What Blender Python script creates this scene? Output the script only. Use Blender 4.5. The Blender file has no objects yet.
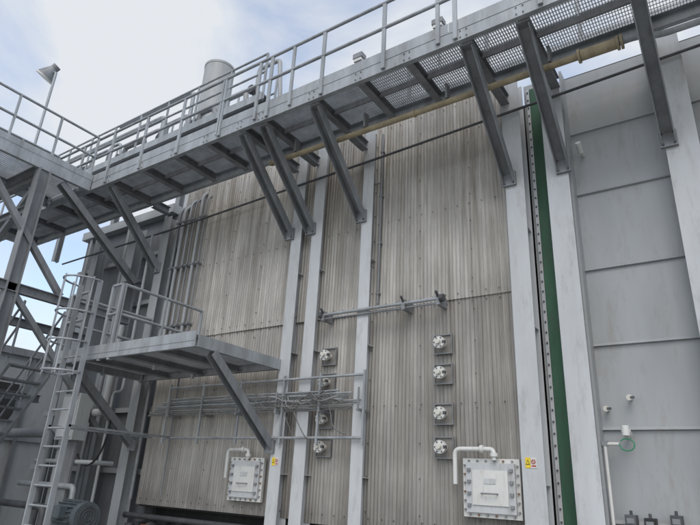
import bpy, math, random
from mathutils import Vector, Matrix
random.seed(7)
S=bpy.context.scene
COL=bpy.context.collection

# ------------------------------------------------------------------ materials
def nodes(name):
    m=bpy.data.materials.new(name); m.use_nodes=True
    nt=m.node_tree; b=nt.nodes["Principled BSDF"]
    return m,nt,b
def N(nt,t,**k):
    n=nt.nodes.new(t)
    for a,v in k.items(): setattr(n,a,v)
    return n
def paint(name,col,rough=.5,metal=0.,var=.18,scale=3.,dirt=None,dirt_amt=.35,bump=.02,streak=True):
    m,nt,b=nodes(name)
    tc=N(nt,"ShaderNodeTexCoord"); mp=N(nt,"ShaderNodeMapping")
    mp.inputs["Scale"].default_value=(1,1,.25 if streak else 1)
    nt.links.new(tc.outputs["Object"],mp.inputs[0])
    n1=N(nt,"ShaderNodeTexNoise"); n1.inputs["Scale"].default_value=scale; n1.inputs["Detail"].default_value=4; n1.inputs["Roughness"].default_value=.65
    nt.links.new(mp.outputs[0],n1.inputs["Vector"])
    r1=N(nt,"ShaderNodeMapRange"); r1.inputs[1].default_value=.3; r1.inputs[2].default_value=.7; r1.inputs[3].default_value=1-var; r1.inputs[4].default_value=1+var
    nt.links.new(n1.outputs[0],r1.inputs[0])
    mx=N(nt,"ShaderNodeMix",data_type='RGBA',blend_type='MULTIPLY'); mx.inputs[0].default_value=1
    mx.inputs[6].default_value=(*col,1); nt.links.new(r1.outputs[0],mx.inputs[7])
    n2=N(nt,"ShaderNodeTexNoise"); n2.inputs["Scale"].default_value=scale*2.7; n2.inputs["Detail"].default_value=6; n2.inputs["Roughness"].default_value=.75
    nt.links.new(mp.outputs[0],n2.inputs["Vector"])
    r2=N(nt,"ShaderNodeMapRange"); r2.inputs[1].default_value=.52; r2.inputs[2].default_value=.75; r2.inputs[3].default_value=0; r2.inputs[4].default_value=dirt_amt
    nt.links.new(n2.outputs[0],r2.inputs[0])
    m2=N(nt,"ShaderNodeMix",data_type='RGBA'); d=dirt or tuple(c*.4 for c in col)
    nt.links.new(r2.outputs[0],m2.inputs[0]); nt.links.new(mx.outputs[2],m2.inputs[6]); m2.inputs[7].default_value=(*d,1)
    nt.links.new(m2.outputs[2],b.inputs["Base Color"])
    b.inputs["Roughness"].default_value=rough; b.inputs["Metallic"].default_value=metal
    bp=N(nt,"ShaderNodeBump"); bp.inputs["Strength"].default_value=.35; bp.inputs["Distance"].default_value=bump
    nt.links.new(n2.outputs[0],bp.inputs["Height"]); nt.links.new(bp.outputs[0],b.inputs["Normal"])
    return m

galv=paint("galvanised_steel",(.34,.36,.375),.55,.25,.24,4,(.2,.18,.155),.65,.006)
galvd=paint("galvanised_steel_shaded",(.24,.25,.26),.6,.2,.25,4,(.14,.12,.10),.65,.006)  # darker copy of galv, underside shade of the braces put into its colour
colm=paint("column_grey_paint",(.50,.515,.525),.5,0,.12,2,(.27,.245,.21),.7,.003)
casing=paint("casing_grey_paint",(.355,.37,.375),.5,0,.12,1.2,(.25,.22,.185),.75,.004)
casingd=paint("casing_dark_paint",(.17,.18,.19),.5,0,.25,1.5,(.09,.08,.07),.6,.004)
white=paint("white_paint",(.64,.64,.61),.45,0,.08,6,(.36,.31,.25),.65,.002)
cream=paint("port_cream",(.62,.60,.54),.5,0,.1,9,(.3,.24,.17),.5,.002)
yellow=paint("aged_yellow_pipe",(.35,.295,.19),.7,0,.25,5,(.2,.14,.09),.7,.006,False)
green=paint("green_gasket",(.035,.105,.06),.65,0,.25,5,(.07,.08,.065),.7,.003)
dark=paint("unlit_void_black",(.035,.035,.036),.8,0,.3,4)  # near-black colour stands in for the shade in gaps and openings
dkst=paint("dark_steel",(.09,.093,.097),.55,.2,.3,5)
cable=paint("cable_sheath",(.15,.145,.14),.6,0,.2,10,streak=False)
cablew=paint("cable_braid",(.31,.305,.29),.55,.25,.2,10,streak=False)
redp=paint("red_paint",(.45,.05,.03),.5,0,.1,10)
yelp=paint("sign_yellow",(.8,.6,.03),.5,0,.03,10,dirt_amt=.1)
blackp=paint("black_paint",(.02,.02,.02),.5,0,.03,10)
greencab=paint("green_cable",(.02,.25,.12),.5,0,.03,10)
motor=paint("motor_grey",(.10,.12,.13),.45,.1,.2,8)
orange=paint("rust_primer",(.30,.10,.05),.6,0,.25,8)
rust=paint("rusted_steel",(.22,.12,.07),.8,0,.35,8,(.08,.05,.035),.6)

def cladding_mat():
    m,nt,b=nodes("corrugated_aluminium")
    L=nt.links.new
    tc=N(nt,"ShaderNodeTexCoord"); sep=N(nt,"ShaderNodeSeparateXYZ"); L(tc.outputs["Object"],sep.inputs[0])
    fl=N(nt,"ShaderNodeMath",operation='MULTIPLY'); fl.inputs[1].default_value=1/.78; L(sep.outputs[0],fl.inputs[0])
    f2=N(nt,"ShaderNodeMath",operation='FLOOR'); L(fl.outputs[0],f2.inputs[0])
    gz=N(nt,"ShaderNodeMath",operation='GREATER_THAN'); gz.inputs[1].default_value=3.97; L(sep.outputs[2],gz.inputs[0])
    cb=N(nt,"ShaderNodeCombineXYZ"); L(f2.outputs[0],cb.inputs[0]); L(gz.outputs[0],cb.inputs[1])
    wn=N(nt,"ShaderNodeTexWhiteNoise",noise_dimensions='3D'); L(cb.outputs[0],wn.inputs[0])
    t1=N(nt,"ShaderNodeMapRange"); t1.inputs[3].default_value=.9; t1.inputs[4].default_value=1.1; L(wn.outputs[0],t1.inputs[0])
    t0=N(nt,"ShaderNodeMapRange"); t0.inputs[3].default_value=.82; t0.inputs[4].default_value=1.0; L(gz.outputs[0],t0.inputs[0])  # lower sheets toned down, platform shade put into the colour
    tt=N(nt,"ShaderNodeMath",operation='MULTIPLY'); L(t1.outputs[0],tt.inputs[0]); L(t0.outputs[0],tt.inputs[1])
    mp=N(nt,"ShaderNodeMapping"); mp.inputs["Scale"].default_value=(9,1,.3); L(tc.outputs["Object"],mp.inputs[0])
    n1=N(nt,"ShaderNodeTexNoise"); n1.inputs["Scale"].default_value=2.2; n1.inputs["Detail"].default_value=5; n1.inputs["Roughness"].default_value=.8; L(mp.outputs[0],n1.inputs["Vector"])
    r1=N(nt,"ShaderNodeMapRange"); r1.inputs[1].default_value=.3; r1.inputs[2].default_value=.7; r1.inputs[3].default_value=.60; r1.inputs[4].default_value=1.24; L(n1.outputs[0],r1.inputs[0])
    t2=N(nt,"ShaderNodeMath",operation='MULTIPLY'); L(tt.outputs[0],t2.inputs[0]); L(r1.outputs[0],t2.inputs[1])
    n3=N(nt,"ShaderNodeTexNoise"); n3.inputs["Scale"].default_value=.8; n3.inputs["Detail"].default_value=4; L(tc.outputs["Object"],n3.inputs["Vector"])
    r3=N(nt,"ShaderNodeMapRange"); r3.inputs[1].default_value=.35; r3.inputs[2].default_value=.65; r3.inputs[3].default_value=.80; r3.inputs[4].default_value=1.16; L(n3.outputs[0],r3.inputs[0])
    t3=N(nt,"ShaderNodeMath",operation='MULTIPLY'); L(t2.outputs[0],t3.inputs[0]); L(r3.outputs[0],t3.inputs[1])
    mx=N(nt,"ShaderNodeMix",data_type='RGBA',blend_type='MULTIPLY'); mx.inputs[0].default_value=1; mx.inputs[6].default_value=(.475,.455,.42,1); L(t3.outputs[0],mx.inputs[7])
    mp2=N(nt,"ShaderNodeMapping"); mp2.inputs["Scale"].default_value=(4.6,1,.2); L(tc.outputs["Object"],mp2.inputs[0])
    n4=N(nt,"ShaderNodeTexNoise"); n4.inputs["Scale"].default_value=1.3; n4.inputs["Detail"].default_value=6; n4.inputs["Roughness"].default_value=.78; L(mp2.outputs[0],n4.inputs["Vector"])
    r4=N(nt,"ShaderNodeMapRange"); r4.inputs[1].default_value=.44; r4.inputs[2].default_value=.68; r4.inputs[3].default_value=0; r4.inputs[4].default_value=.9; L(n4.outputs[0],r4.inputs[0])
    rz=N(nt,"ShaderNodeMapRange"); rz.inputs[1].default_value=3.6; rz.inputs[2].default_value=6.2; rz.inputs[3].default_value=.45; rz.inputs[4].default_value=1; L(sep.outputs[2],rz.inputs[0])
    f4=N(nt,"ShaderNodeMath",operation='MULTIPLY'); L(r4.outputs[0],f4.inputs[0]); L(rz.outputs[0],f4.inputs[1])
    m2=N(nt,"ShaderNodeMix",data_type='RGBA'); L(f4.outputs[0],m2.inputs[0]); L(mx.outputs[2],m2.inputs[6]); m2.inputs[7].default_value=(.185,.158,.12,1)
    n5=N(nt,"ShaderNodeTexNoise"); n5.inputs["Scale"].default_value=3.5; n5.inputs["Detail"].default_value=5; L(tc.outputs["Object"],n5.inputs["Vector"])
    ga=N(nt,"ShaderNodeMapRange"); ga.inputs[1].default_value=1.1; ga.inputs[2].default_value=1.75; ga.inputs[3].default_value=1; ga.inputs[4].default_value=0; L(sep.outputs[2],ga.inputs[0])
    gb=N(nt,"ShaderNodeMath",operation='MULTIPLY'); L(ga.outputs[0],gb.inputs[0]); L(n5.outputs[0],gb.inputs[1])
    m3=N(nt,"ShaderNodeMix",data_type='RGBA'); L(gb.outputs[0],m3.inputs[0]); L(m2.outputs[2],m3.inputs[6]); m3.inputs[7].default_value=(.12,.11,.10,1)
    L(m3.outputs[2],b.inputs["Base Color"])
    b.inputs["Metallic"].default_value=.2
    rr=N(nt,"ShaderNodeMapRange"); rr.inputs[3].default_value=.5; rr.inputs[4].default_value=.78; L(n1.outputs[0],rr.inputs[0]); L(rr.outputs[0],b.inputs["Roughness"])
    nb=N(nt,"ShaderNodeTexNoise"); nb.inputs["Scale"].default_value=60; nb.inputs["Detail"].default_value=2; L(tc.outputs["Object"],nb.inputs["Vector"])
    bp=N(nt,"ShaderNodeBump"); bp.inputs["Strength"].default_value=.3; bp.inputs["Distance"].default_value=.004; L(nb.outputs[0],bp.inputs["Height"]); L(bp.outputs[0],b.inputs["Normal"])
    return m
clad=cladding_mat()

# ------------------------------------------------------------------ mesh builder
class MB:
    def __init__(s): s.v=[];s.f=[];s.mi=[];s.sm=[];s.mats=[]
    def mat(s,m):
        if m not in s.mats: s.mats.append(m)
        return s.mats.index(m)
    def add(s,vs,fs,m,smooth=False):
        o=len(s.v); s.v+= [tuple(v) for v in vs]; i=s.mat(m)
        for f in fs: s.f.append([a+o for a in f]); s.mi.append(i); s.sm.append(smooth)
    def box(s,x0,x1,y0,y1,z0,z1,m):
        v=[(x0,y0,z0),(x1,y0,z0),(x1,y1,z0),(x0,y1,z0),(x0,y0,z1),(x1,y0,z1),(x1,y1,z1),(x0,y1,z1)]
        s.add(v,[(0,3,2,1),(4,5,6,7),(0,1,5,4),(1,2,6,5),(2,3,7,6),(3,0,4,7)],m)
    def prof(s,p,q,poly,m,up=(0,0,1),smooth=False,cap=True):
        p=Vector(p);q=Vector(q);a=(q-p).normalized();u=Vector(up)
        if abs(a.dot(u))>.98: u=Vector((0,1,0))
        sd=a.cross(u).normalized();u=sd.cross(a).normalized()
        n=len(poly);vs=[]
        for b in (p,q):
            for (x,y) in poly: vs.append(b+sd*x+u*y)
        fs=[(i,(i+1)%n,n+(i+1)%n,n+i) for i in range(n)]
        s.add(vs,fs,m,smooth)
        if cap:
            s.add(vs,[tuple(reversed(range(n))),tuple(range(n,2*n))],m)
    def rect(s,p,q,w,d,m,up=(0,0,1)):
        s.prof(p,q,[(-w/2,-d/2),(w/2,-d/2),(w/2,d/2),(-w/2,d/2)],m,up)
    def ibeam(s,p,q,w,d,m,up=(0,0,1),tf=.014,tw=.01):
        a=w/2;h=d/2;t=tw/2
        s.prof(p,q,[(-a,-h),(a,-h),(a,-h+tf),(t,-h+tf),(t,h-tf),(a,h-tf),(a,h),(-a,h),(-a,h-tf),(-t,h-tf),(-t,-h+tf),(-a,-h+tf)],m,up)
    def chan(s,p,q,w,d,m,up=(0,0,1),t=.012,flip=1):
        a=w/2;h=d/2
        P=[(-a,-h),(a,-h),(a,-h+t),(-a+t,-h+t),(-a+t,h-t),(a,h-t),(a,h),(-a,h)]
        P=[(x*flip,y) for x,y in P]
        if flip<0: P=P[::-1]
        s.prof(p,q,P,m,up)
    def tube(s,p,q,r,m,n=10,r2=None):
        p=Vector(p);q=Vector(q);a=(q-p).normalized();u=Vector((0,0,1)) if abs(a.z)<.95 else Vector((0,1,0))
        sd=a.cross(u).normalized();u=sd.cross(a);r2=r if r2 is None else r2
        vs=[]
        for b,rr in ((p,r),(q,r2)):
            for i in range(n):
                t=2*math.pi*i/n; vs.append(b+sd*math.cos(t)*rr+u*math.sin(t)*rr)
        s.add(vs,[(i,(i+1)%n,n+(i+1)%n,n+i) for i in range(n)],m,True)
        s.add(vs,[tuple(reversed(range(n))),tuple(range(n,2*n))],m)
    def path(s,pts,r,m,n=8,closed=False):
        P=[Vector(p) for p in pts];k=len(P);vs=[];ref=None
        for i,p in enumerate(P):
            if closed: a=(P[(i+1)%k]-P[i-1]).normalized()
            else: a=(P[min(i+1,k-1)]-P[max(i-1,0)]).normalized()
            if ref is None:
                u=Vector((0,0,1)) if abs(a.z)<.9 else Vector((0,1,0)); ref=a.cross(u).normalized()
            ref=(ref-a*ref.dot(a)).normalized();w=a.cross(ref)
            for j in range(n):
                t=2*math.pi*j/n; vs.append(p+ref*math.cos(t)*r+w*math.sin(t)*r)
        fs=[]
        for i in range(k if closed else k-1):
            for j in range(n):
                a0=i*n;b0=((i+1)%k)*n
                fs.append((a0+j,a0+(j+1)%n,b0+(j+1)%n,b0+j))
        s.add(vs,fs,m,True)
        if not closed: s.add(vs,[tuple(reversed(range(n))),tuple(range((k-1)*n,k*n))],m)
    def bent(s,pts,r,m,br=.08,n=10):
        P=[Vector(p) for p in pts];o=[P[0]]
        for i in range(1,len(P)-1):
            a=(P[i-1]-P[i]);b=(P[i+1]-P[i]);d=min(br,a.length*.45,b.length*.45)
            A=P[i]+a.normalized()*d;B=P[i]+b.normalized()*d
            for t in (0,.25,.5,.75,1): o.append(A*(1-t)**2+P[i]*2*t*(1-t)+B*t*t)
        o.append(P[-1]); s.path(o,r,m,n)
    def make(s,name,parent=None,loc=None,bevel=0):
        me=bpy.data.meshes.new(name);me.from_pydata(s.v,[],s.f);me.update()
        for m in s.mats: me.materials.append(m)
        me.polygons.foreach_set("material_index",s.mi);me.polygons.foreach_set("use_smooth",s.sm)
        o=bpy.data.objects.new(name,me);COL.objects.link(o)
        if parent: o.parent=parent
        if loc: o.location=loc
        if bevel:
            b=o.modifiers.new("bevel","BEVEL");b.width=bevel;b.segments=2;b.limit_method='ANGLE'
        return o
def empty(name,loc=(0,0,0)):
    e=bpy.data.objects.new(name,None);e.location=loc;COL.objects.link(e);return e

# ------------------------------------------------------------------ ground
g=MB(); g.add([(-3000,-3000,0),(3000,-3000,0),(3000,3000,0),(-3000,3000,0)],[(0,1,2,3)],paint("ground_concrete",(.27,.265,.25),.85,0,.2,.8,dirt_amt=.4,streak=False))
g.make("ground")

# ------------------------------------------------------------------ boiler casing (building)
B=empty("boiler_casing_building")
def corrug(mb,x0,x1,z0,z1,y,pitch=.055,amp=.0068,nz=7):
    k=6;n=int((x1-x0)/pitch*k);vs=[]
    ph=[random.uniform(0,6) for _ in range(4)]
    for j in range(nz+1):
        z=z0+(z1-z0)*j/nz
        for i in range(n+1):
            x=x0+(x1-x0)*i/n
            t=(x/pitch)%1
            tri=1-abs(2*t-1)*2
            w=max(-1,min(1,tri*1.7))
            wob=.004*math.sin(x*2.3+z*1.1+ph[0])+.003*math.sin(x*5.1-z*2.7+ph[1])
            vs.append((x,y+amp*w+wob,z))
    fs=[(j*(n+1)+i,j*(n+1)+i+1,(j+1)*(n+1)+i+1,(j+1)*(n+1)+i) for j in range(nz) for i in range(n)]
    mb.add(vs,fs,clad)
c=MB()
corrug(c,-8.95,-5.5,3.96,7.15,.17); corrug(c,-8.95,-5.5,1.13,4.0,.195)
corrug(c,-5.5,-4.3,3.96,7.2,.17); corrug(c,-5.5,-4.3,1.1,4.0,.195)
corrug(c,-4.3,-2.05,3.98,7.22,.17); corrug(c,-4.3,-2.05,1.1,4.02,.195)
c.box(-8.95,-2.0,.26,.5,1.1,7.12,dark)
c.make("cladding",B)
c=MB()
for zz in (4.05,3.93,2.62,1.22,5.35,6.55,7.05):
    x=-8.85
    while x<-2.15:
        yy=.155 if zz>3.97 else .178
        xj=x+random.uniform(-.012,.012)
        c.tube((xj,yy+.004,zz+random.uniform(-.006,.006)),(xj,yy-.006,zz),.008,dkst,6)
        x+=.186
for xx in (-8.17,-7.39,-6.61,-4.29+.0,-3.51,-2.73):
    z=1.3
    while z<7:
        c.tube((xx+.03,.165 if z>3.97 else .187,z),(xx+.03,.15 if z>3.97 else .172,z),.007,dkst,6); z+=.42
c.make("cladding_screws",B)
c=MB()
def column(mb,x,w,z0=0.,z1=6.7,m=colm,y=0,d=.22):
    mb.ibeam((x,y+d/2,z0),(x,y+d/2,z1),w,d,m,up=(0,1,0),tf=.016)
for x,w in ((-5.70,.21),(-5.27,.21),(-4.31,.19)): column(c,x,w,0,7.0)
column(c,-2.01,.25,0,7.05); column(c,-1.465,.27,0,6.75); column(c,-.09,.33,0,7.0)
for x,w in ((-9.25,.24),(-10.35,.28),(-11.7,.24)): column(c,x,w,0,6.6,casing)
for x,w in ((-5.70,.21),(-5.27,.21),(-4.31,.19),(-2.01,.25),(-1.465,.27),(-.09,.33)):
    for z in (1.7,3.45,4.75):
        c.box(x-w/2+.01,x-.008,.02,.2,z,z+.01,colm); c.box(x+.008,x+w/2-.01,.02,.2,z,z+.01,colm)
c.make("columns",B,bevel=.003)
c=MB()
c.box(-1.885,-1.6,.30,.34,.6,7.1,casing)
c.box(-1.80,-1.665,.27,.30,.6,7.0,green)
c.box(-1.845,-1.803,.262,.30,.6,7.0,colm); c.box(-1.662,-1.62,.262,.30,.6,7.0,colm)
z=.7
while z<6.95:
    for x in (-1.824,-1.641): c.tube((x,.262,z),(x,.245,z),.011,dkst,6)
    z+=.13
c.make("expansion_joint",B)
c=MB()
lv=[.5,1.38,2.30,3.22,4.14,5.16,6.06,7.0]
for (x0,x1) in ((-1.33,-.255),(.075,2.2),(2.2,5.5)):
    for a,b in zip(lv[:-1],lv[1:]):
        nx,nzp=10,8;vs=[]
        for j in range(nzp+1):
            for i in range(nx+1):
                u,v=i/nx,j/nzp
                vs.append((x0+(x1-x0)*u,.30+.018*math.sin(math.pi*u)*math.sin(math.pi*v)*(1 if int(a*10)%2 else -.6),a+.012+(b-a-.024)*v))
        c.add(vs,[(j*(nx+1)+i,j*(nx+1)+i+1,(j+1)*(nx+1)+i+1,(j+1)*(nx+1)+i) for j in range(nzp) for i in range(nx)],casing,True)
        c.add([(x0,.265,a-.004),(x1,.265,a-.004),(x1,.30,a+.03),(x0,.30,a+.03),(x0,.31,a-.012),(x1,.31,a-.012)],[(0,1,2,3),(0,4,5,1)],casing)
c.box(-1.33,5.5,.36,.6,.3,7.05,dark)
c.box(-1.345,-1.315,.1,.36,.3,7.0,casing)
c.make("plate_casing",B)
c=MB()
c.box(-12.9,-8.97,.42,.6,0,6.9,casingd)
for z in (1.6,2.7,3.8,4.9,6.0): c.box(-12.9,-9.0,.33,.419,z,z+.09,casing)
for x in (-12.6,-11.1,-9.8): c.box(x,x+.09,.30,.325,0,6.9,casing)
c.box(-12.9,-9.5,.25,.6,6.9,7.1,casing)
c.make("left_casing",B)
c=MB()
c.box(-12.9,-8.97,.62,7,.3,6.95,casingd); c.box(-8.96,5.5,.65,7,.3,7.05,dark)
c.make("casing_body",B)

# ------------------------------------------------------------------ walkway
W=empty("elevated_walkway")
X0,X1=-14.5,4.0; YO,YI=-1.4,-.42
c=MB()
c.chan((X0,YO,6.79),(X1,YO,6.79),.07,.20,galv,flip=-1)
c.chan((X0,YI,6.79),(X1,YI,6.79),.07,.20,galv,flip=1)
x=X0
while x<X1:
    c.box(x,x+2.03,YO-.041,YO-.035,6.86+random.uniform(-.003,.003),7.02,galv); c.box(x,x+2.03,YI+.036,YI+.042,6.90,7.02,galv); x+=2.04
bx=[-9.28,-5.83,-5.38,-4.40,-2.07,-1.38,-.21]
xs=sorted(bx+[-13.6,-12.4,-11.3,-10.2,-8.3,-7.4,-6.6,-3.6,-2.85,.75,1.8,2.8])
for x in xs:
    c.ibeam((x,YO+.04,6.765),(x,YI-.04,6.765),.10,.14,galvd)
    for dx in (-.04,.04):
        for dz in (-.05,.05): c.tube((x+dx,YO-.05,6.78+dz),(x+dx,YO-.034,6.78+dz),.010,galvd,6)
for x in bx:
    c.ibeam((x,YI+.04,6.74),(x,.0,6.74),.12,.16,galvd)
c.box(X0,X1,-.93,-.90,6.76,6.85,galvd)
c.make("deck_frame",W)
c=MB(); x=X0
while x<X1:
    c.box(x,x+.006,YO+.04,YI-.04,6.855,6.89,galv); x+=.032
y=YO+.06
while y<YI-.05:
    c.box(X0,X1,y,y+.007,6.882,6.891,galv); y+=.06
c.make("grating",W)
def railing(mb,p,q,zb,h=.95,sp=1.25,m=galv,posts=None,rails=(1,.52),r=.025):
    p=Vector((*p,0));q=Vector((*q,0));L=(q-p).length;n=max(1,round(L/sp))
    ts=posts if posts else [i/n for i in range(n+1)]
    for t in ts:
        b=p+(q-p)*t
        mb.rect((b.x,b.y,zb-.2),(b.x,b.y,zb+h),.055,.03,m,up=(0,1,0))
    for k in rails:
        mb.tube((p.x,p.y,zb+h*k),(q.x,q.y,zb+h*k),r,m)
c=MB()
railing(c,(X0,YO-.055),(X1,YO-.055),6.92,.93,1.02)
railing(c,(X0,YI+.06),(-4.6,YI+.06),6.92,.93,1.3)
railing(c,(-3.4,YI+.06),(X1,YI+.06),6.92,.93,1.3)
for x in (-6.32,-5.5,-4.8,-2.4): c.rect((x,YO-.055,6.75),(x,YO-.055,7.85),.05,.03,galv,up=(0,1,0))
c.make("handrail",W)
c=MB()
for y in (-.28,.25):
    c.tube((-6.0,y,6.95),(-5.25,y,8.15),.022,galv); c.tube((-5.25,y,8.15),(-4.75,y,8.15),.022,galv); c.tube((-4.75,y,8.15),(-4.1,y,7.0),.022,galv)
    c.tube((-5.25,y,7.2),(-5.25,y,8.15),.022,galv);c.tube((-4.75,y,7.2),(-4.75,y,8.15),.022,galv)
for i in range(4): c.box(-5.95+.2*i,-5.75+.2*i,-.25,.22,7.12+.2*i,7.15+.2*i,galvd)
c.make("stile",W)
c=MB()
for x in bx:
    p=Vector((x,-1.33,6.66));q=Vector((x,-.03,5.44))
    c.chan(p,q,.13,.15,galvd,up=(1,0,0),t=.012,flip=1)
    c.box(x-.09,x+.09,-.045,-.002,5.36,5.56,galvd)
    c.box(x-.08,x+.08,-1.36,-1.18,6.66,6.69,galvd)
    for dz in (5.39,5.53):
        for dx in (-.06,.06): c.tube((x+dx,-.06,dz),(x+dx,-.044,dz),.014,dkst,6)
c.chan((-9.95,-1.95,6.62),(-9.95,-.02,5.25),.13,.15,galvd,up=(1,0,0))
c.make("knee_braces",W)

# ------------------------------------------------------------------ crossing walkway and tower on the left
T=empty("steel_support_tower")
c=MB()
XR,XL=-9.85,-11.3
for x in (XR,XL):
    c.chan((x,-1.46,6.77),(x,-6.2,6.77),.07,.22,galv,flip=1 if x==XR else -1)
    c.box(x-.004 if x==XL else x+.036,x if x==XL else x+.042,-6.2,-1.46,6.88,7.0,galv)
for y in (-2.35,-3.3,-4.3,-5.3): c.ibeam((XL+.04,y,6.75),(XR-.04,y,6.75),.1,.15,galvd)
y=-1.5
while y>-6.2:
    c.box(XL+.04,XR-.04,y-.006,y,6.855,6.89,galv); y-=.034
railing(c,(XR,-1.5),(XR,-6.2),6.92,.93,.8); railing(c,(XL,-1.5),(XL,-6.2),6.92,.93,.8)
railing(c,(XL-1.5,-1.9),(XL-1.5,-5.2),6.92,.93,.8)
c.make("crossing_deck",T)
c=MB()
for x,y in ((-9.85,-2.35),(-12.6,-2.35),(-12.6,-4.9),(-11.3,-4.9),(-15.2,-2.35)):
    c.ibeam((x,y,0),(x,y,6.66),.2,.2,galvd,up=(0,1,0))
for z in (3.55,3.95,2.75,2.2,1.1,5.9,6.56): c.ibeam((-19,-2.35,z),(-9.96,-2.35,z),.12,.16,galvd if z>3 else galv)
c.ibeam((-9.85,-4.9,4.42),(-9.85,-.05,4.42),.12,.16,galvd)
c.ibeam((-11.3,-4.9,4.2),(-11.3,0,4.2),.12,.16,galvd)
c.ibeam((-12.6,-4.9,3.0),(-12.6,0,3.0),.12,.16,galvd)
c.rect((-9.85,-3.5,6.6),(-9.85,-1.5,4.5),.1,.1,galvd); c.rect((-12.5,-2.35,4.0),(-9.95,-2.35,6.4),.1,.1,galvd)
c.rect((-12.5,-2.35,2.3),(-9.95,-2.35,3.5),.09,.09,galv);c.rect((-12.5,-2.35,.4),(-9.95,-2.35,2.1),.09,.09,galv)
c.rect((-15.1,-2.35,2.3),(-12.7,-2.35,3.5),.09,.09,galv);c.rect((-15.1,-2.35,3.4),(-12.7,-2.35,2.3),.07,.07,galv)
c.rect((-9.85,-2.25,4.3),(-9.85,-.1,2.2),.09,.09,galvd);c.rect((-12.5,-2.35,2.1),(-9.95,-2.35,.4),.09,.09,galvd)
c.rect((-15.1,-2.35,2.1),(-12.7,-2.35,.4),.09,.09,galv)
for x in (-9.85,-12.6):
    for z in (3.55,3.95,2.2): c.box(x-.13,x+.13,-2.47,-2.455,z-.16,z+.16,galvd)
c.make("frame",T)
c=MB()
for y in (-1.9,-1.15):
    c.chan((-13.4,y,.1),(-10.2,y,3.3),.05,.2,galv,flip=-1)
    for k in (.95,.5): c.tube((-13.4,y,.2+k),(-10.2,y,3.4+k),.02,galv)
    for i in range(5):
        t=i/4; c.tube((-13.4+3.2*t,y,.2+3.2*t),(-13.4+3.2*t,y,1.15+3.2*t),.02,galv)
for i in range(15):
    t=(i+.5)/15; c.box(-13.4+3.2*t-.11,-13.4+3.2*t+.11,-1.87,-1.18,.13+3.2*t,.16+3.2*t,galvd)
c.make("steel_stair")

# ------------------------------------------------------------------ lower access platform
P=empty("access_platform")
c=MB()
PX0,PX1,PY=-9.1,-5.8,-1.65
c.chan((PX0,PY,3.27),(PX1,PY,3.27),.06,.16,galv,flip=-1)
c.chan((PX1,PY,3.27),(PX1,-.01,3.27),.06,.16,galv,flip=-1)
c.chan((PX0,PY,3.27),(PX0,-.01,3.27),.06,.16,galv,flip=1)
c.chan((PX0,-.03,3.27),(PX1,-.03,3.27),.06,.16,galvd)
for x in (-8.3,-7.45,-6.6): c.ibeam((x,PY+.03,3.24),(x,-.05,3.24),.08,.1,galvd)
x=PX0+.04
while x<PX1-.04:
    c.box(x,x+.006,PY+.03,-.04,3.305,3.338,galv); x+=.034
c.box(PX0,PX1,PY-.036,PY-.031,3.27,3.40,galv)
c.make("deck",P)
c=MB()
for x in (PX1-.02,PX0+.05):
    c.chan((x,-1.36,3.17),(x,-.02,2.07),.12,.13,galvd,up=(1,0,0)); c.box(x-.09,x+.09,-.045,-.002,1.98,2.16,galvd)
c.make("knee_braces",P)
c=MB()
railing(c,(-7.7,-1.62),(-7.7,-.05),3.36,.99,.8); railing(c,(PX0,-1.62),(PX0,-.05),3.36,.99,.8)
railing(c,(-7.95,-1.66),(-7.7,-1.66),3.36,.99,1)
railing(c,(PX0,-1.66),(-8.6,-1.66),3.36,.99,1)
c.make("handrail",P)

c=MB()
LX0,LX1,LY=-8.55,-8.02,-1.86
for x in (LX0,LX1): c.rect((x,LY,.05),(x,LY,4.4),.03,.075,galv,up=(0,1,0))
z=.35
while z<3.4:
    c.tube((LX0,LY,z),(LX1,LY,z),.015,galv,8); z+=.26
cx,R=(LX0+LX1)/2,.29
for z in (2.95,3.4,3.85,4.38):
    pts=[]
    for i in range(15):
        t=math.pi*(1+i/14.); pts.append((cx+R*math.cos(t),LY-.04+.38*math.sin(t),z))
    pts=[(LX0,LY,z)]+pts+[(LX1,LY,z)]
    c.path(pts,.016,galv,6)
for i in (1,4,7,10,13):
    t=math.pi*(1+i/14.); xx,yy=cx+R*math.cos(t),LY-.04+.38*math.sin(t)
    c.rect((xx,yy,2.9),(xx,yy,4.42),.035,.008,galv,up=(0,1,0))
for z in (.6,2.2): 
    for x in (LX0,LX1): c.rect((x,LY,z),(x,-.02,z),.03,.03,galvd)
c.make("caged_ladder")

# ------------------------------------------------------------------ pipes / conduits along the wall
c=MB(); c.bent([(-5.75,-.75,6.42),(-.55,-.75,6.42)],.042,yellow,.12,12)
c.tube((-.9,-.75,6.42),(-.5,-.75,6.42),.065,yellow,14)
c.bent([(-.5,-.75,6.42),(-.3,-.75,6.42),(-.1,-.55,6.5),(3.5,-.5,6.52)],.038,galv,.12,12)
for x in (-5.7,-3.1,-.92,-.5,-.46): c.tube((x-.014,-.75,6.42),(x+.014,-.75,6.42),.085 if x>-1.1 else .052,yellow,14)
for x in (-5.2,-3.9,-2.6,-1.25): c.box(x-.015,x+.015,-.80,-.70,6.46,6.7,galvd)
c.make("yellow_gas_pipe")
c=MB(); c.path([(-13,-.03,6.2),(-9,-.03,6.25),(-4,-.03,6.42),(-2,-.03,6.5),(-.3,-.03,6.57),(3.5,-.03,6.72)],.019,dkst,6); c.make("wire_conduit")
c=MB(); c.bent([(-4.14,.12,6.95),(-4.14,.12,4.06)],.017,galvd); c.tube((-4.3,.1,6.95-.9),(-4.14,.12,6.05),.012,galvd,6)
for z in (4.2,5.0,5.8,6.6): c.box(-4.17,-4.11,.10,.16,z,z+.03,galvd)
c.make("vertical_conduit")
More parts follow.
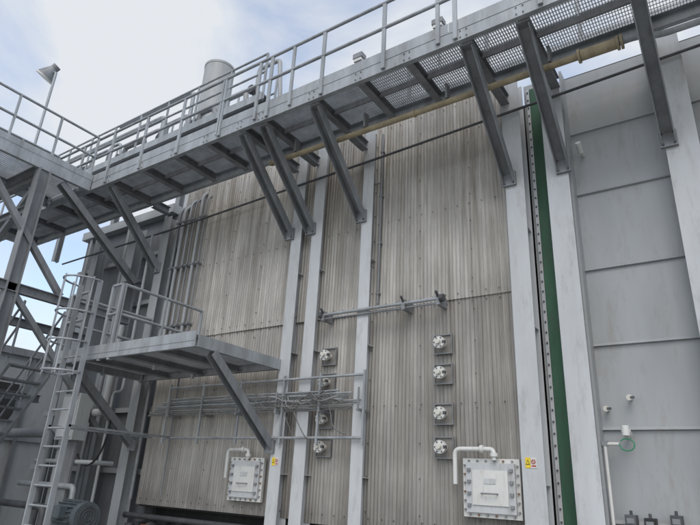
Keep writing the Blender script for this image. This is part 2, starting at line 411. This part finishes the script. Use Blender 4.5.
for i,(x,r,z0,z1,m) in enumerate(((-8.98,.03,1.2,7,galvd),(-8.84,.035,3.6,7,casing),(-8.66,.025,3.4,7.1,galv),(-8.52,.018,3.3,7.1,galvd),(-8.35,.032,3.4,7.2,casing),(-8.2,.016,1.3,7.1,galvd))):
    c=MB(); c.bent([(x,.09,z0),(x,.09,z1-.3),(x+.05,-.05+.4,z1)],r,m)
    for z in (4.2,5.4,6.4): c.box(x-r-.015,x+r+.015,.05,.16,z,z+.035,galvd)
    c.make("vertical_pipe")

c=MB(); c.tube((-5.0,-.04,3.95),(-3.08,-.04,3.95),.024,galv); c.tube((-5.0,-.03,3.89),(-3.08,-.03,3.89),.012,galvd)
for x in (-4.98,-3.62,-3.1):
    c.box(x-.025,x+.025,-.06,.17,3.86,4.0,galvd); c.tube((x,-.05,3.97),(x,-.12,4.03),.018,dkst,8)
for x in (-5.02,-3.05): c.tube((x-.03,-.04,3.95),(x+.03,-.04,3.95),.052,dkst,10)
c.make("pipe_rail")

# inspection ports
def port():
    c=MB()
    w=.13
    c.box(-w,w,-.005,.0,-w,w,clad)
    for a in ((-w,-w+.014,-.03,.0,-w,w),(w-.014,w,-.03,.0,-w,w),(-w+.014,w-.014,-.03,.0,-w,-w+.014),(-w+.014,w-.014,-.03,.0,w-.014,w)): c.box(*a,galvd)
    c.tube((0,-.005,0),(0,-.10,0),.042,cream,14)
    c.tube((0,-.10,0),(0,-.125,0),.078,cream,16); c.tube((0,-.13,0),(0,-.155,0),.078,white,16)
    c.tube((0,-.155,0),(0,-.20,0),.035,cream,12,.028)
    for i in range(6):
        t=i*math.pi/3; c.tube((.062*math.cos(t),-.165,.062*math.sin(t)),(.062*math.cos(t),-.11,.062*math.sin(t)),.009,dkst,6)
    c.box(.05,.085,-.16,-.12,-.018,.018,dkst)
    return c
first=None
for x,zz in ((-4.97,(3.36,2.98,2.46,2.08)),(-3.13,(3.38,2.99,2.49,2.09))):
    for z in zz:
        if first is None: first=port().make("inspection_port",loc=(x,.17,z)); first.data.name="inspection_port_mesh"
        else:
            o=bpy.data.objects.new("inspection_port",first.data);COL.objects.link(o);o.location=(x,.17,z)

# hatches
def hatch(name,x0,x1,z0,z1):
    c=MB();w=(x1-x0)/2;h=(z1-z0)/2
    c.box(-w,w,-.05,.0,-h,h,white)
    c.box(-w+.05,w-.05,-.085,-.051,-h+.05,h-.05,colm)
    c.box(-w+.13,w-.13,-.10,-.086,-h+.13,h-.13,white)
    n=6
    for i in range(n):
        t=-1+2*(i+.5)/n
        for (a,b) in ((t*(w-.03),h-.026),(t*(w-.03),-h+.026),(w-.026,t*(h-.03)),(-w+.026,t*(h-.03))):
            c.tube((a,-.04,b),(a,-.075,b),.012,rust if random.random()<.3 else galvd,6)
    for i in range(4):
        for sx in (-1,1):
            zz=(-.6+.4*i)*h; c.box(sx*(w-.09)-.02,sx*(w-.09)+.02,-.11,-.08,zz-.018,zz+.018,galvd)
    c.bent([(-.09,-.09,-.06),(-.09,-.15,-.06),(.09,-.15,-.06),(.09,-.09,-.06)],.009,galvd,.02)
    c.box(-.07,.07,-.106,-.101,.04,.10,colm)
    return c.make(name,loc=((x0+x1)/2,.155,(z0+z1)/2),bevel=.004)
hatch("access_hatch",-6.69,-6.01,1.31,1.92); hatch("access_hatch",-2.87,-2.19,1.34,1.97)
c=MB();c.bent([(-6.73,.06,1.62),(-6.73,.06,2.03),(-6.30,.06,2.03),(-6.30,.06,1.90)],.027,white,.07);c.tube((-6.42,.06,2.03),(-6.38,.06,2.03),.045,white,12);c.tube((-6.3,.06,1.97),(-6.3,.06,1.93),.045,white,12);c.make("purge_pipe")
c=MB();c.bent([(-2.94,.04,1.68),(-2.94,.04,2.07),(-2.46,.04,2.07),(-2.46,.04,1.95)],.027,white,.07);c.tube((-2.62,.04,2.07),(-2.58,.04,2.07),.045,white,12);c.tube((-2.46,.04,2.03),(-2.46,.04,1.99),.045,white,12);c.make("purge_pipe")

# signs
def sign(name,x,z,s=.06):
    c=MB();c.box(-s,s*.0-.004,-.004,0,-s*.9,s*.9,yelp)
    c.add([(-s*.95,-.006,-.02),(-.01,-.006,-.02),(-s*.5,-.006,.035)],[(0,1,2)],blackp)
    c.add([(-s*.82,-.008,-.013),(-.018,-.008,-.013),(-s*.5,-.008,.022)],[(0,1,2)],yelp)
    c.box(.0,s+.004,-.004,0,-s*.9,s*.9,white)
    pts=[(s*.5+.02*math.cos(t*math.pi/8),-.007,.012+.02*math.sin(t*math.pi/8)) for t in range(16)]
    c.path(pts,.004,redp,5,True); c.tube((s*.5-.014,-.007,.026),(s*.5+.014,-.007,-.002),.003,redp,5)
    c.box(.008,s-.004,-.006,-.004,-.04,-.025,redp)
    c.make(name,loc=(x,-.002,z))
sign("warning_sign",-2.03,1.93); sign("warning_sign",-5.70,1.87)

# cable rack and conduits
R_=empty("cable_rack")
c=MB()
for z in (3.02,2.19): c.tube((-8.2,-.05,z),(-4.2,-.05,z),.019,galv)
for x in (-8.2,-7.35,-6.5,-5.62,-4.95,-4.2): c.rect((x,-.05,2.1),(x,-.05,3.08),.03,.03,galv,up=(0,1,0))
for x in (-8.1,-7.3,-6.5,-5.7,-4.9,-4.25): c.box(x-.02,x+.02,-.12,.16,2.53,2.56,galvd); c.box(x-.012,x+.012,-.115,-.10,2.56,2.84,galvd)
c.make("frame",R_)
c=MB()
for k in range(11):
    z=2.575+.025*k; y=-.0-.03*(k%3)
    pts=[];x=-8.75+.05*k
    xe=-4.15-.25*random.random()
    while x<xe:
        pts.append((x,y+random.uniform(-.006,.006),z+random.uniform(-.008,.008))); x+=.33
    c.path(pts,random.choice((.011,.013,.015)),random.choice((cablew,galv,galv)),6)
c.make("cable_bundle",R_)
c=MB()
for k in range(28):
    xa=random.uniform(-6.2,-4.6);xb=xa+random.uniform(.1,.4);dz=random.uniform(.05,.2)
    long=k in (5,17,20)
    za=random.uniform(2.6,2.84);zb=random.uniform(2.55,2.8) if not long else za-random.uniform(.35,.6);yy=random.uniform(-.15,-.08)
    up_=1 if (k%3 or long) else -1
    pts=[]
    for i in range(13):
        t=i/12; pts.append((xa+(xb-xa)*t+.025*math.sin(6*t+k),yy-.03*math.sin(math.pi*t),za+(zb-za)*t-up_*dz*.6*math.sin(math.pi*t)))
    c.path(pts,random.choice((.006,.008,.009)),cable if long else random.choice((cable,cablew,cable)),6)
c.make("hanging_cables",R_)

# ------------------------------------------------------------------ right-hand instruments
c=MB(); c.bent([(-1.28,.12,.1),(-1.28,.12,2.14),(-1.14,.12,2.14)],.018,white,.03); c.box(-1.31,-1.25,.1,.16,2.12,2.17,galvd); c.make("white_standpipe")
c=MB(); c.tube((-1.06,.30,2.24),(-1.06,.16,2.24),.022,galvd,8); c.tube((-1.06,.2,2.24),(-1.06,.1,2.27),.045,white,14); c.tube((-1.06,.09,2.22),(-1.06,.09,2.32),.04,white,14)
pts=[(-1.03+.07*math.cos(t*math.pi/10)-.03,.08,2.13+.06*math.sin(t*math.pi/10)) for t in range(-8,9)]
c.path([(-1.14,.12,2.14)]+pts,.006,greencab,6); c.make("temperature_sensor")
for x,z in ((-1.24,2.51),(-1.0,2.62)):
    c=MB(); c.tube((x,.3,z),(x,.22,z),.02,cream,8); c.tube((x,.22,z),(x,.19,z),.032,cream,10); c.box(x+.01,x+.05,.18,.21,z-.012,z+.012,dkst); c.make("drain_valve")
c=MB(); c.tube((-1.19,.3,5.72),(-1.19,.16,5.75),.018,white,8); c.tube((-1.19,.17,5.70),(-1.19,.05,5.78),.035,white,12); c.make("wall_nozzle")
for x,z in ((-1.12,1.42),(-.95,1.40),(-.72,1.44)):
    c=MB(); c.box(x-.05,x+.05,.12,.28,z-.06,z+.05,random.choice((dkst,blackp))); c.tube((x,.2,z+.05),(x,.2,z+.09),.015,dkst,8); c.box(x-.035,x+.035,.112,.119,z-.03,z+.02,galvd); c.make("junction_box",bevel=.004)

# ------------------------------------------------------------------ floodlight
c=MB(); bxp=(-11.5,-1.97)
c.tube((*bxp,6.9),(*bxp,9.85),.028,galv)
c.tube((*bxp,9.85),(-11.72,-1.97,9.98),.022,galv)
c.tube((-11.66,-1.97,10.03),(-11.80,-2.05,9.82),.09,galvd,14,.2); c.tube((-11.80,-2.05,9.82),(-11.82,-2.06,9.79),.21,white,14)
c.tube((-11.60,-1.94,10.10),(-11.66,-1.97,10.03),.09,galvd,12)
c.make("floodlight")

# ------------------------------------------------------------------ chimney stack
c=MB(); c.tube((-18.7,8,6),(-18.7,8,20.4),.72,casing,40); c.tube((-18.7,8,20.3),(-18.7,8,20.42),.74,casing,40); c.tube((-18.7,8,15.0),(-18.7,8,15.12),.76,casing,40)
c.make("chimney_stack")

# ------------------------------------------------------------------ roof equipment behind the walkway
R2=empty("roof_pipework")
c=MB()
railing(c,(-16,.35),(-7.3,.35),9.25,1.0,1.1); railing(c,(-16,1.6),(-8.2,1.6),9.9,1.0,1.3)
c.chan((-16,.35,9.12),(-7.3,.35,9.12),.07,.18,galv,flip=-1)
c.box(-16,-7.3,.4,1.6,9.17,9.2,galvd)
for x in (-15,-12.5,-10,-7.5): c.ibeam((x,.75,6.9),(x,.75,9.15),.14,.14,galvd,up=(0,1,0))
c.make("roof_railing",R2)
c=MB()
for k in range(10):
    x=-15.5+k*.8+random.uniform(-.2,.2); h=random.uniform(.7,1.5)
    rr=random.uniform(.035,.065)
    c.bent([(x,.9,9.2),(x,.9,9.2+h),(x+random.uniform(.4,.9),.9,9.2+h),(x+.8,.9,9.2)],rr,random.choice((galv,galvd,casing)),.1)
    c.tube((x,.9,9.2+h*.5-.04),(x,.9,9.2+h*.5+.04),rr*2,galvd,14)
    if k%2: c.tube((x,.78,9.2+h*.5),(x,.70,9.2+h*.5),.11,dkst,14)
c.bent([(-16,.7,9.5),(-8.0,.7,9.5),(-8.0,.7,8.9)],.09,casing,.15)
c.bent([(-16,.6,10.1),(-11.0,.6,10.1),(-11.0,.6,9.2)],.07,galv,.15)
c.bent([(-13,.6,10.5),(-10.0,.6,10.5),(-10.0,.6,9.2)],.05,galv,.15)
c.make("pipes",R2)
# small bulkhead lamps and a junction bracket fixed to the inner handrail
for x in (-4.35,-2.9):
    c=MB(); c.tube((x,-.36,7.3),(x,-.36,8.25),.02,galv,8); c.box(x-.09,x+.09,-.44,-.30,8.2,8.3,galvd); c.box(x-.075,x+.075,-.43,-.31,8.14,8.199,white); c.tube((x-.1,-.36,8.02),(x+.1,-.36,8.02),.012,dkst,6)
    c.make("bulkhead_lamp",bevel=.006)

# ------------------------------------------------------------------ bottom left equipment
c=MB(); mx,my,mz=-8.95,-.9,.95
c.tube((mx-.3,my,mz),(mx+.25,my,mz),.2,motor,20)
for i in range(20):
    t=2*math.pi*i/20; c.rect((mx-.28,my+.215*math.cos(t),mz+.215*math.sin(t)),(mx+.2,my+.215*math.cos(t),mz+.215*math.sin(t)),.012,.04,motor,up=(0,math.cos(t),math.sin(t)))
c.tube((mx+.25,my,mz),(mx+.36,my,mz),.22,motor,20); c.tube((mx+.361,my,mz),(mx+.365,my,mz),.17,dkst,20)
for r in (.05,.1,.15):
    c.path([(mx+.372,my+r*math.cos(t*math.pi/10),mz+r*math.sin(t*math.pi/10)) for t in range(20)],.006,motor,5,True)
c.box(mx-.1,mx+.1,my-.32,my-.18,mz-.02,mz+.14,motor); c.box(mx-.35,mx+.35,my-.28,my+.28,.0,mz-.22,casing)
c.make("electric_motor",bevel=.003)
P2=empty("process_pipework")
c=MB()
c.bent([(-10.6,-.4,0),(-10.6,-.4,2.6),(-9.5,-.4,2.6),(-9.5,-.4,4.2)],.07,casing,.15)
c.bent([(-10.1,-.2,0),(-10.1,-.2,5.2),(-10.1,.3,5.4)],.05,galvd,.1)
c.bent([(-9.7,-.15,0),(-9.7,-.15,3.0),(-9.45,-.15,3.0),(-9.45,-.15,6.2)],.03,casing,.1)
c.bent([(-11.2,-.5,1.75),(-9.4,-.5,1.75),(-9.4,-.1,1.75)],.04,casing,.1)
c.bent([(-11.4,-.6,1.35),(-9.6,-.6,1.35),(-9.6,-.6,0)],.05,galv,.1)
c.bent([(-13.5,-.5,2.25),(-10.9,-.5,2.25),(-10.9,-.5,0)],.09,galvd,.15)
c.bent([(-13.5,-.7,1.0),(-10.2,-.7,1.0),(-10.2,-.7,0)],.06,dkst,.15)
for z in (1.0,2.0,3.4): c.tube((-10.6,-.4,z-.03),(-10.6,-.4,z+.03),.12,galvd,16)
for k in range(7):
    x=-8.9+k*.42; c.bent([(x,.1,0),(x,.1,.78+.05*(k%2)),(x,.5,.85)],.035+.01*(k%3),dkst,.1); c.tube((x,.1,.78),(x,.1,.84),.075,orange if k%2 else dkst,12)
c.bent([(-9.2,.2,.95),(-2.2,.2,.95)],.045,dkst)
pts=[(-9.55+.45*math.cos(t),-.5,2.3+.6*math.sin(t)) for t in [(-.2+ i*.24) for i in range(-9,3)]]
c.path(pts,.018,blackp,8)
c.make("pipes",P2)
c=MB(); c.box(-10.3,-9.75,-.75,-.5,2.1,2.9,casing); c.box(-10.25,-9.8,-.765,-.751,2.15,2.85,colm); c.tube((-9.85,-.77,2.5),(-9.85,-.79,2.5),.02,dkst,8); c.box(-10.2,-9.85,-.6,-.55,0,2.1,galvd)
c.make("control_cabinet",bevel=.005)

# ------------------------------------------------------------------ neighbouring plant seen through the tower
A=empty("auxiliary_plant_building")
c=MB()
c.box(-30,-17,-1.0,6,0,4.6,casing)
for x in range(-30,-17): c.box(x,x+.12,-1.06,-1.001,0,4.6,casingd)
c.box(-30.1,-16.9,-1.15,6.1,4.6,4.8,galvd)
c.box(-16.999,-16.94,-1.0,6,2.3,2.5,galvd)
for x in (-28,-25,-22,-19.5): c.box(x,x+1.2,-1.10,-1.065,3.0,4.0,dark)
c.box(-21,-18.5,-1.12,-1.07,0,2.4,dark)
for y in (-.6,.6,1.8,3.0): c.box(-16.999,-16.93,y,y+.1,0,4.6,casingd)
c.box(-16.98,-16.92,-.4,.45,0,2.2,dkst); c.box(-16.98,-16.92,.9,1.6,2.8,3.8,dark)
c.make("walls",A)
c=MB()
for z in (4.4,3.3): 
    c.ibeam((-24,-3.6,z),(-14,-3.6,z),.14,.18,galv)
    for y in (-3.5,-3.25,-3.0): c.tube((-24,y,z+.18),(-14,y,z+.18),.07,casing,12)
for x in (-23,-19,-15): c.ibeam((x,-3.6,0),(x,-3.6,4.5),.16,.16,galvd,up=(0,1,0)); c.ibeam((x,-2.9,0),(x,-2.9,4.5),.16,.16,galvd,up=(0,1,0))
c.make("pipe_bridge")

# ------------------------------------------------------------------ world, sun, camera
w=bpy.data.worlds.new("World");S.world=w;w.use_nodes=True;nt=w.node_tree
bg=nt.nodes["Background"];L=nt.links.new
sk=N(nt,"ShaderNodeTexSky",sky_type='NISHITA');sk.sun_disc=False;sk.sun_elevation=math.radians(48);sk.sun_rotation=math.radians(155);sk.air_density=1.0;sk.dust_density=1.2
tc=N(nt,"ShaderNodeTexCoord");mp=N(nt,"ShaderNodeMapping");mp.inputs["Scale"].default_value=(1,1,1.7);mp.inputs["Location"].default_value=(2.3,.6,.9)
L(tc.outputs["Generated"],mp.inputs[0])
nz=N(nt,"ShaderNodeTexNoise");nz.inputs["Scale"].default_value=2.6;nz.inputs["Detail"].default_value=8;nz.inputs["Roughness"].default_value=.52;nz.inputs["Distortion"].default_value=.35
L(mp.outputs[0],nz.inputs["Vector"])
cr=N(nt,"ShaderNodeMapRange");cr.inputs[1].default_value=.40;cr.inputs[2].default_value=.58;cr.inputs[3].default_value=.25;cr.inputs[4].default_value=.97;L(nz.outputs[0],cr.inputs[0])
mx=N(nt,"ShaderNodeMix",data_type='RGBA');L(cr.outputs[0],mx.inputs[0])
hs=N(nt,"ShaderNodeHueSaturation");hs.inputs["Saturation"].default_value=.95;hs.inputs["Value"].default_value=1.9;L(sk.outputs[0],hs.inputs["Color"])
L(hs.outputs[0],mx.inputs[6]);mx.inputs[7].default_value=(5.3,5.5,5.75,1)
L(mx.outputs[2],bg.inputs[0]);bg.inputs[1].default_value=.15
sd=bpy.data.lights.new("sun","SUN");sd.energy=1.2;sd.angle=math.radians(35);sd.color=(1,.95,.88)
so=bpy.data.objects.new("sun",sd);COL.objects.link(so)
az=math.radians(155);el=math.radians(48)
dirv=Vector((math.sin(az)*math.cos(el),math.cos(az)*math.cos(el),math.sin(el)))
so.rotation_euler=(-dirv).to_track_quat('-Z','Y').to_euler();so.location=dirv*50

yaw,pitch,roll=[math.radians(a) for a in (35.17,21.54,3.07)]
h=Vector((-math.sin(yaw),math.cos(yaw),0));r0=Vector((math.cos(yaw),math.sin(yaw),0));zz=Vector((0,0,1))
fw=h*math.cos(pitch)+zz*math.sin(pitch);u0=-h*math.sin(pitch)+zz*math.cos(pitch)
cX=r0*math.cos(roll)+u0*math.sin(roll);cY=-r0*math.sin(roll)+u0*math.cos(roll)
M=Matrix((cX,cY,-fw)).transposed().to_4x4();M.translation=Vector((0,-6.5,1.6))
cam=bpy.data.cameras.new("camera");cam.sensor_width=36;cam.lens=564.8/700*36;cam.clip_end=6000
co=bpy.data.objects.new("camera",cam);co.matrix_world=M;COL.objects.link(co);S.camera=co
S.view_settings.view_transform='Standard';S.view_settings.look='None';S.view_settings.exposure=0
